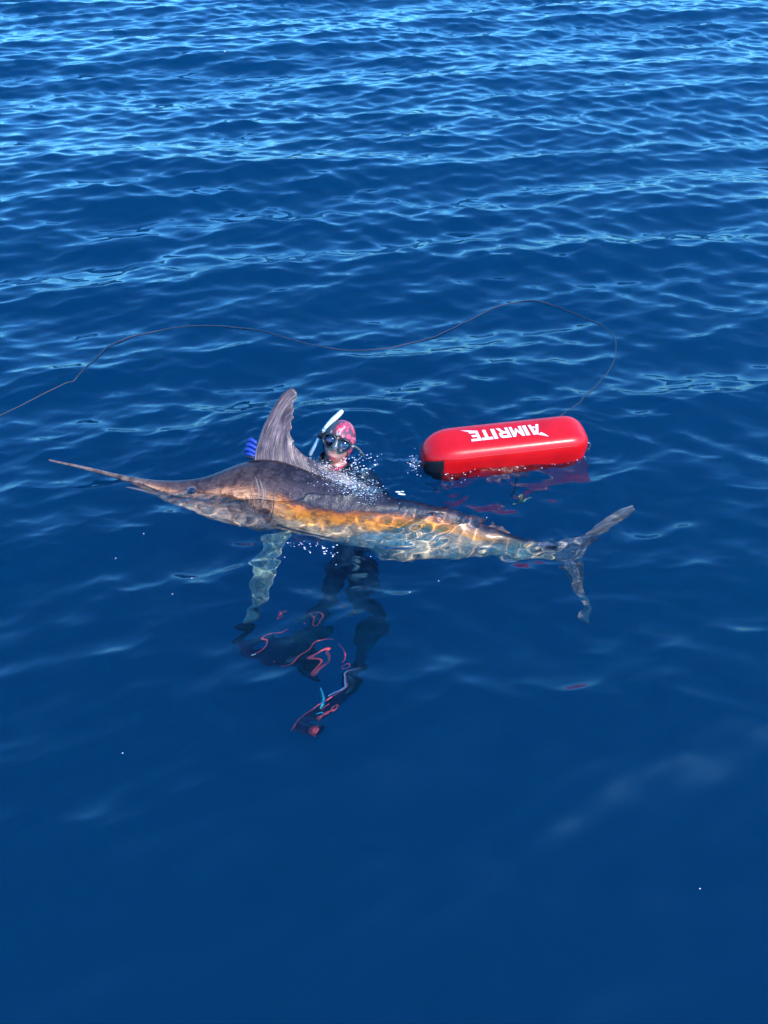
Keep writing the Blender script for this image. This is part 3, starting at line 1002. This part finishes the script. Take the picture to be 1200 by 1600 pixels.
for i, (kn, mid, tip) in enumerate(knuck):
    k0 = palm_c + (D * (.030 - .021 * i)) - NRM * .0
    a = fp(*kn) - NRM * .012; b2 = fp(*mid) + NRM * .020; c2 = fp(*tip) + NRM * .020
    r_ = (.0125, .0135, .0135, .0115)[i]
    grow_skin('finger', [k0, a, b2, c2], [(0, 1), (1, 2), (2, 3)], [r_ * 1.1, r_ * 1.08, r_, r_ * .8], M_GLV, glove)
# thumb and palm on the far side of the fin
grow_skin('palm', [J['wrR'], palm_c + Vector((.03, .03, -.02)), palm_c + D * .02, palm_c - D * .03], [(0, 1), (1, 2), (1, 3)], [.03, .032, .026, .024], M_GLVD, glove)
grow_skin('thumb', [palm_c + Vector((.03, .03, -.01)), palm_c + R * .035 + D * .03, palm_c + R * .045 + D * .055], [(0, 1), (1, 2)], [.014, .012, .009], M_GLVD, glove)
grow_skin('fingertip', [fp(384.5, 712.5) - NRM * .004, fp(391, 714) + NRM * .016, fp(399, 716) + NRM * .02], [(0, 1), (1, 2)], [.011, .0115, .009], M_GLVD, glove)
# other glove, holding the fish below the water
grow_skin('glove', [J['wrL'], J['wrL'] + Vector((-.05, -.05, -.02)), J['wrL'] + Vector((-.10, -.08, -.02))], [(0, 1), (1, 2)], [.032, .034, .018], M_GLVD, diver)

# long swimming fins with red edges
M_BLADE = simple('black fin blade', (.003, .018, .045), .5)
M_RED = simple('red fin edge', (.90, .09, .09), .5)
M_TEAL = simple('painted teal sheen', (.02, .42, .42), .25, coat=.5)  # teal strips paint the glossy sheen of the blade
def blade(corners_px, z0, z1, ank, rails, rings, label=None):
    """corners: heel left, heel right, tip right, tip left in pixels; z0 at the foot, z1 at the tip"""
    fl = bpy.data.objects.new('swim_fin', None); COL.objects.link(fl); fl.parent = diver; fl.empty_display_size = .05
    if label: fl['label'] = label
    (a, b_, c, d) = corners_px
    nu, nv = 8, 20
    def P_(u, v, up=0.0):
        xa = a[0] + (d[0] - a[0]) * v; ya = a[1] + (d[1] - a[1]) * v
        xb = b_[0] + (c[0] - b_[0]) * v; yb = b_[1] + (c[1] - b_[1]) * v
        return at_z(xa + (xb - xa) * u, ya + (yb - ya) * u, z0 + (z1 - z0) * v + .025 * math.sin(v * 3.0) + up)
    Vt = []
    for side in (1, -1):
        for j in range(nv):
            for i in range(nu): Vt.append(P_(i / (nu - 1), j / (nv - 1), side * (.004 - .0025 * j / nv)))
    n = nu * nv; Fs = []
    for j in range(nv - 1):
        for i in range(nu - 1):
            q = (j * nu + i, j * nu + i + 1, (j + 1) * nu + i + 1, (j + 1) * nu + i)
            Fs.append(q); Fs.append(tuple(n + k for k in q[::-1]))
    ring = list(range(nu)) + [j * nu + nu - 1 for j in range(1, nv)] + [(nv - 1) * nu + i for i in range(nu - 2, -1, -1)] + [j * nu for j in range(nv - 2, 0, -1)]
    for q in range(len(ring)):
        e, f = ring[q], ring[(q + 1) % len(ring)]; Fs.append((f, e, n + e, n + f))
    part('blade', Vt, Fs, M_BLADE, fl)
    vv, ff = tube([ank, ank.lerp(P_(.5, 0), .5) + Vector((0, 0, .01)), P_(.5, .05, .01), P_(.5, .22, .004)], [.045, .05, .045, .02], 14)
    part('foot_pocket', vv, ff, M_RUB, fl)
    for pp, r_, m_ in rails:
        q = arc_spline(pp, 18)
        vv, ff = tube([at_z(x, y, -.60) for x, y in q], [r_ * (.5 + .5 * math.sin(math.pi * (i + .5) / 18)) for i in range(18)], 6)
        part('rail_or_sheen', vv, ff, m_, fl)  # red and pale rails, plus teal strips painted as sheen
    for pp, wds, m_ in rings:
        # flat red outlines drawn as refracted images of the fin's red edges
        q = arc_spline(pp + [pp[0]], len(wds) * 4 + 1)[:-1]
        cen = q.mean(0); n2 = len(q); Vt = []
        for lv in (.034, .030):
            for sc_ in (1, 0):
                for i, (x, y) in enumerate(q):
                    w_ = wds[i // 4]
                    f = 1 if sc_ else 1 - w_
                    Vt.append(at_z(cen[0] + (x - cen[0]) * f, cen[1] + (y - cen[1]) * f, -.628 + lv))
        Fs = []
        for i in range(n2):
            k = (i + 1) % n2
            Fs += [(i, k, n2 + k, n2 + i), (2 * n2 + k, 2 * n2 + i, 3 * n2 + i, 3 * n2 + k), (i, 2 * n2 + i, 2 * n2 + k, k), (n2 + k, 3 * n2 + k, 3 * n2 + i, n2 + i)]
        part('refracted_image', Vt, Fs, m_, fl)
    return fl
blade([(556, 1052), (572, 1072), (500, 1146), (464, 1128)], -.84, -.62, J['anA'],
      [([(558, 1058), (530, 1078), (500, 1094), (480, 1112), (464, 1131)], .0045, M_RED), ([(515, 1096), (506, 1102), (498, 1112)], .004, M_RED),
       ([(555, 1060), (535, 1072), (512, 1082)], .004, simple('pale fin edge', (.45, .6, .6), .3)),
       ([(498, 1076), (503, 1086), (500, 1100), (496, 1108)], .011, M_TEAL), ([(489, 1124), (497, 1119), (505, 1122)], .008, M_TEAL)],
      [([(538, 1102), (532, 1098), (522, 1104), (517, 1114), (522, 1119), (531, 1114)], [.45, .5, .5, .75, .6, .5], M_RED),
       ([(520, 1114), (508, 1117), (500, 1128), (490, 1132), (497, 1143), (503, 1132), (514, 1124)], [1, 1, 1, 1, 1, 1, 1], M_RED)],
      'long dark fin blade with red edge and its red refracted images, lower of the two')
FIN2 = blade([(470, 1012), (498, 1060), (392, 1042), (372, 1018)], -.84, -.62, J['anB'],
      [([(400, 1028), (418, 1018), (434, 1008), (450, 1002), (462, 990)], .0032, M_RED), ([(452, 1050), (470, 1044), (478, 1026), (488, 1012), (503, 1006), (520, 1003)], .0048, M_RED),
       ([(396, 1028), (402, 1028), (406, 1026)], .005, simple('pale edge tip', (.5, .7, .65), .3)),
       ([(436, 1032), (438, 1033)], .011, M_RED), ([(481, 975), (486, 971), (491, 968)], .003, M_RED), ([(528, 1010), (533, 1020), (531, 1030), (526, 1036)], .003, M_RED)],
      [([(514, 1023), (509, 1020), (498, 1026), (488, 1038), (480, 1050), (484, 1054), (492, 1050), (503, 1038)], [.5, .45, .4, .45, .8, .9, .5, .45], M_RED),
       ([(454, 958), (446, 958), (438, 962), (441, 965), (449, 963)], [.35] * 5, M_RED),
       ([(511, 973), (504, 971), (495, 974), (496, 979), (505, 980)], [.3] * 5, M_RED),
       ([(541, 1040), (531, 1042), (527, 1053), (532, 1060), (542, 1054)], [.16] * 5, M_RED)],
      'long dark fin blade with red refracted rings, upper of the two')
# small grey green lumps along one leg
for (x, y, z, r_) in ((562, 903, -.50, .030), (558, 886, -.46, .014), (562, 876, -.43, .016), (563, 928, -.60, .022)):
    P, Fs = uvsphere(14, 10)
    c_ = at_z(x, y, z)
    part('suit_patch', [c_ + Vector((p[0] * r_ * 1.3, p[1] * r_, p[2] * r_ * .7)) for p in P], [tuple(dict.fromkeys(f)) for f in Fs], simple('grey green suit patch', (.07, .14, .13), .6), diver)
# dark tip of the upper fin's blade at the far left, below the pale fin
q = [at_z(x, y, z) for x, y, z in ((368, 962, -.72), (385, 972, -.78), (392, 985, -.84), (384, 1002, -.92), (378, 1020, -1.0), (392, 1030, -1.05))]
S_ = spline(q, 22)
vv, ff = tube([Vector(p) for p in S_], [.02, .03, .042, .045, .046, .044, .04, .036, .033, .03, .03, .031, .032, .032, .033, .034, .034, .033, .03, .026, .02, .014], 12)
fin_tip = part('blade_tip', vv, ff, simple('dark blade tip', (.004, .014, .03), .6), FIN2)
# ------------------------------------------------------------------ the red float
FL0, FL1 = at_z(660, 712, .055), at_z(912, 684, .055)
fa_ = (FL1 - FL0); fa_.z = 0; FLEN = fa_.length + .01; fa_.normalize()
fc = (FL0 + FL1) / 2; fc.z = .020
fs_ = Vector((fa_.y, -fa_.x, 0))            # toward the camera
if fs_.y > 0: fs_ = -fs_
roll = math.radians(9)
fu_ = (Vector((0, 0, 1)) * math.cos(roll) + fs_ * math.sin(roll) * -1 * -1).normalized()
fs_ = (fs_ - fu_ * fs_.dot(fu_)).normalized()
fa_ = (fa_ + Vector((0, 0, -.0))).normalized()
flt = root('float_buoy', fc, 'long inflated red dive float with upside-down white lettering, right of the diver', 'float')
WF, HFH = .134, .160
def fl_scale(t):
    """size of the section along the float, t -1..1"""
    a = abs(t)
    e = .58 if t < 0 else .70
    if a <= e: return 1.0
    q = (a - e) / (1 - e)
    return max(.0, (1 - q ** 2.6)) ** (.62)
def fl_pt(t, ang_, lift=0.0):
    s_ = fl_scale(t)
    s_ = .30 + .70 * s_ if abs(t) < .9999 else .30
    c_, d_ = math.cos(ang_), math.sin(ang_)
    p = .53
    x_ = math.copysign(abs(c_) ** p, c_) * WF * s_
    z_ = math.copysign(abs(d_) ** p, d_) * HFH * (s_ * .92 + .08)
    n_ = Vector((c_, d_)).normalized()
    return fc + fa_ * (t * FLEN / 2) + fs_ * (x_ + n_.x * lift) + fu_ * (z_ + n_.y * lift)
NT, NA = 72, 48
ts = [-math.cos(math.pi * i / (NT - 1)) for i in range(NT)]
Vt = [fl_pt(t, 2 * math.pi * j / NA) for t in ts for j in range(NA)]
Fs = [(i * NA + j, (i + 1) * NA + j, (i + 1) * NA + (j + 1) % NA, i * NA + (j + 1) % NA) for i in range(NT - 1) for j in range(NA)]
Fs += [tuple(range(NA)), tuple((NT - 1) * NA + j for j in range(NA))[::-1]]
m, nt, b, o = new_mat('red coated fabric')
L = nt.links.new
tc = nt.nodes.new('ShaderNodeTexCoord')
n1 = N_(nt, 'ShaderNodeTexNoise', Scale=6.0, Detail=5.0, Roughness=.6); L(tc.outputs['Object'], n1.inputs[0])
n2 = N_(nt, 'ShaderNodeTexNoise', Scale=120.0, Detail=2.0); L(tc.outputs['Object'], n2.inputs[0])
rr = ramp(nt, [(.35, (.56, .003, .004)), (.6, (.70, .005, .006))]); L(n1.outputs[0], rr.inputs[0]); L(rr.outputs[0], b.inputs['Base Color'])
b.inputs['Roughness'].default_value = .36; b.inputs['Specular IOR Level'].default_value = .35; b.inputs['Coat Weight'].default_value = .16; b.inputs['Coat Roughness'].default_value = .18
bp = N_(nt, 'ShaderNodeBump', Strength=.4, Distance=.006); L(math_(nt, 'ADD', n1.outputs[0], math_(nt, 'MULTIPLY', n2.outputs[0], .03)), bp.inputs['Height']); L(bp.outputs[0], b.inputs['Normal'])
part('shell', Vt, Fs, m, flt)
# lettering, drawn as raised vinyl shapes; letter box 1 x 1, reading the other way up
LET = {
 'A': [[(0, 0), (.25, 0), (.50, .66), (.58, .66), (.60, .36), (.44, .36), (.38, .20), (.62, .20), (.64, 0), (.90, 0), (.82, 1.0), (.40, 1.0)]],
 'I': [[(.10, 0), (.42, 0), (.42, 1), (.10, 1)]],
 'M': [[(0, 0), (.24, 0), (.26, .60), (.46, .18), (.54, .18), (.74, .60), (.76, 0), (1.0, 0), (1.0, 1), (.76, 1), (.50, .52), (.24, 1), (0, 1)]],
 'R': [[(0, 0), (.25, 0), (.25, .36), (.42, .36), (.66, 0), (.96, 0), (.68, .40), (.88, .52), (.90, .86), (.74, 1), (0, 1)]],
 'T': [[(.30, 0), (.58, 0), (.58, .76), (.90, .76), (.90, 1), (-.02, 1), (-.02, .76), (.30, .76)]],
 'E': [[(0, 0), (.78, 0), (.70, .22), (.25, .22), (.25, .40), (.66, .40), (.62, .60), (.25, .60), (.25, .78), (.78, .78), (.84, 1), (0, 1)]],
}
HOLES = {'R': [(.25, .58), (.60, .58), (.64, .66), (.62, .78), (.25, .78)]}
M_WHITE = simple('white print', (.70, .68, .68), .5)
def top_ang(q):
    """angle of the section from a cross coordinate q in -1 (camera side) .. 1 (far side) on the top face"""
    return math.acos(max(-1, min(1, math.copysign(abs(q) ** (1 / .53), -q))))
def print_shape(name, loops_2d, mapper, mat, parent):
    bm = bmesh.new()
    es = []
    for lp in loops_2d:
        vs_ = [bm.verts.new((x, y, 0)) for x, y in lp]
        es += [bm.edges.new((vs_[i], vs_[(i + 1) % len(vs_)])) for i in range(len(vs_))]
    bmesh.ops.triangle_fill(bm, edges=es, use_beauty=True, use_dissolve=False)
    bmesh.ops.subdivide_edges(bm, edges=bm.edges[:], cuts=3, use_grid_fill=True)
    bm.verts.ensure_lookup_table()
    Vt = [mapper(v.co.x, v.co.y) for v in bm.verts]
    Fs = [tuple(v.index for v in f.verts) for f in bm.faces]
    bm.free()
    return part(name, Vt, Fs, mat, parent)
# text runs from the right (A) to the left (E), tops of the letters toward the camera
t_start, t_end = .40, -.46
word = 'AIMRITE'
wds_ = {'A': .98, 'I': .52, 'M': 1.12, 'R': 1.0, 'T': .95, 'E': .86}
tot = sum(wds_[c] for c in word)
pos = 0.0
for ch in word:
    def mp_(x, y, pos=pos):
        t = t_start + (t_end - t_start) * (pos + x - .10 * (y - .5)) / tot
        edge = .44 + .0 * t
        q = .30 - edge * y * 1.35        # y=1 is nearer the camera
        return fl_pt(t, top_ang(q), .0016)
    lps = list(LET[ch])
    if ch in HOLES: lps = lps + [HOLES[ch]]
    print_shape('letter', lps, mp_, M_WHITE, flt)
    pos += wds_[ch]
def mp_sw(x, y):
    t = t_start + (t_end - t_start) * x / tot
    return fl_pt(t, top_ang(.30 - .44 * y * 1.35), .0016)
print_shape('swoosh', [[(-.42, 1.32), (.40, 1.02), (.10, .84), (-.15, 1.02)]], mp_sw, M_WHITE, flt)
print_shape('swoosh', [[(tot + .55, -.22), (tot - .75, .0), (tot - .05, .22), (tot - .15, .08)]], mp_sw, M_WHITE, flt)
# black patch wrapping the camera-side corner of the left end
Vt, Fs = [], []
for i in range(15):
    t = -.995 + .20 * i / 14
    for j in range(15):
        a = math.radians(-52 + 84 * j / 14)
        Vt.append(fl_pt(t, a, .003))
for i in range(14):
    for j in range(14):
        Fs.append((i * 15 + j, (i + 1) * 15 + j, (i + 1) * 15 + j + 1, i * 15 + j + 1))
part('end_patch', Vt, Fs, simple('black rubber patch', (.012, .012, .014), .4, coat=.2), flt)
# welded seam along the side, and clips at both ends
q = [fl_pt(-.80 + 1.62 * i / 40, math.radians(33), .0005) for i in range(41)]
vv, ff = tube(q, .0022, 6)
part('seam', vv, ff, simple('red seam', (.55, .008, .012), .4), flt)
M_CLIP = simple('clip steel', (.22, .23, .25), .35, metal=.7)
for sgn in (-1, 1):
    e = fc + fa_ * (sgn * FLEN / 2) - fu_ * .005 + fs_ * .03
    lp = [e + fa_ * (sgn * (.014 - .018 * math.cos(a))) + Vector((0, 0, .026 * math.sin(a))) for a in np.linspace(0, 2 * math.pi, 17)]
    vv, ff = tube(lp, .005, 8)
    part('clip', vv, ff, M_CLIP, flt)
    vv, ff = tube([e - fa_ * sgn * .02, e + fa_ * sgn * .006], [.016, .010], 10)
    part('clip_tab', vv, ff, M_RUB, flt)
# black line hanging under the float, and a green squiggle drawn as a tangled tube
q = spline([fc + Vector((.09, -.15, -.04)), fc + Vector((.06, -.18, -.08)), fc + Vector((.05, -.2, -.16)), fc + Vector((.03, -.24, -.26))], 16)
vv, ff = tube([Vector(p) for p in q], .0045, 6)
part('hanging_cord', vv, ff, M_RUB, flt)
q = arc_spline([(803, 786), (815, 783), (812, 776), (822, 774), (818, 784), (833, 779)], 34)
vv, ff = tube([at_z(x, y, -.20 - .05 * math.sin(i * .4)) for i, (x, y) in enumerate(q)], .0045, 6)
cd = part('squiggle', vv, ff, simple('green cord', (.22, .55, .20), .4), None)
cd.name = 'green_squiggle'; cd['label'] = 'short tangled bright green squiggle in the water under the red float'; cd['category'] = 'squiggle'

# ------------------------------------------------------------------ the float line
line_px = [(-520, 735), (-300, 745), (-120, 700), (0, 645), (60, 618), (110, 594), (142, 568), (175, 537), (230, 518), (280, 510), (340, 509), (400, 514), (450, 527), (510, 540), (570, 543),
           (620, 537), (680, 520), (740, 492), (780, 475), (820, 468), (860, 474), (905, 490), (945, 508), (962, 530), (958, 565), (935, 598), (905, 628), (880, 652)]
LP = arc_spline(line_px, 560)
pts = []
for i, (x, y) in enumerate(LP):
    p = at_z(x, y, 0.0)
    z = sea_z(p.x, p.y)
    p = at_z(x, y, z)
    z = sea_z(p.x, p.y)
    pts.append(Vector((p.x, p.y, z + .0035 + .0025 * math.sin(i * .11) - .006 * max(0, math.sin(i * .037 + 1)) ** 3)))
for i in range(6):
    pts[-1 - i] = pts[-1 - i].lerp(fc + fs_ * -.13 + Vector((.20, .02, 0)), (6 - i) / 7)
vv, ff = tube(pts, .0045, 6)
ln = part('float_line', vv, ff, simple('black line', (.020, .032, .045), .5), None)
ln['label'] = 'thin black rope snaking over the sea surface behind the diver to the float'; ln['category'] = 'rope'

# ------------------------------------------------------------------ foam and drops
def ico():
    bm = bmesh.new(); bmesh.ops.create_icosphere(bm, subdivisions=1, radius=1)
    V_ = np.array([tuple(v.co) for v in bm.verts]); F_ = [tuple(v.index for v in f.verts) for f in bm.faces]
    bm.free(); return V_, np.array(F_)
IV, IF = ico()
def drops(name, spots, label, mat):
    Vt, Fs = [], []
    for (p, r_, st) in spots:
        base = sum(len(v) for v in Vt)
        Vt.append(IV * np.array([r_ * st, r_, r_ * .7]) + np.array(p)); Fs.append(IF + base)
    Vt = np.concatenate(Vt); Fs = np.concatenate(Fs)
    o = part(name, [tuple(v) for v in Vt], [tuple(f) for f in Fs], mat, None)
    o['kind'] = 'stuff'; o['label'] = label
    return o
M_FOAM = simple('foam white', (.85, .88, .90), .25)
rd = random.Random(5)
sp = []
for _ in range(2600):          # churned foam between the fin, the diver and the back of the fish
    u = rd.random()
    x = 488 + 95 * u + rd.gauss(0, 12); y = 728 + 42 * u + rd.gauss(0, 9)
    z = rd.expovariate(45)
    sd_ = sea_z(*at_z(x, y, .02).xy)
    sp.append((at_z(x, y, max(sd_, .03 - .03 * u) + z + .012), rd.expovariate(1 / .0005) + .00035, 1 + rd.random() * 1.8))
for _ in range(90):
    x = rd.gauss(560, 16); y = rd.gauss(722, 9)
    sp.append((at_z(x, y, .02 + rd.random() * .05), abs(rd.gauss(.002, .001)) + .0006, 1 + rd.random()))
drops('splash_foam', sp, 'white splashing foam between the diver and the fish', M_FOAM)
sp = []
for _ in range(150):          # flecks along the float's waterline and left end
    t = rd.random()
    x = 690 + 225 * t; y = 742 - 36 * t + abs(rd.gauss(0, 7))
    p = at_z(x, y, 0); sp.append((Vector((p.x, p.y, sea_z(p.x, p.y) + .002)), abs(rd.gauss(.0009, .0008)) + .0004, 1 + rd.random() * 2))
for _ in range(70):
    x = rd.gauss(648, 6); y = rd.gauss(728, 10)
    p = at_z(x, y, 0); sp.append((Vector((p.x, p.y, sea_z(p.x, p.y) + .002 + .02 * rd.random())), abs(rd.gauss(.0011, .0008)) + .0005, 1 + rd.random() * 2))
for _ in range(10):  # white flecks standing in for a small highlight on the water
    x = rd.gauss(628, 4); y = rd.gauss(768, 2)
    p = at_z(x, y, 0); sp.append((Vector((p.x, p.y, sea_z(p.x, p.y) + .003)), abs(rd.gauss(.004, .0015)) + .001, 1.5 + rd.random() * 2))
for _ in range(40):
    x = rd.uniform(440, 530); y = rd.gauss(856, 5)
    p = at_z(x, y, 0); sp.append((Vector((p.x, p.y, sea_z(p.x, p.y) + .001)), abs(rd.gauss(.0014, .0008)) + .0006, 1 + rd.random() * 2))
for (x, y) in ((685, 912), (270, 930), (225, 836), (180, 870), (193, 1180), (1098, 1382), (445, 873), (521, 867), (525, 882), (579, 872), (470, 852), (352, 86), (300, 905), (760, 812), (640, 930)):
    p = at_z(x, y, 0); sp.append((Vector((p.x, p.y, sea_z(p.x, p.y) + .001)), .0024 if y > 100 else .010, 1.5))
drops('sea_foam', sp, 'white flecks of foam and a small painted highlight on the water', M_FOAM)
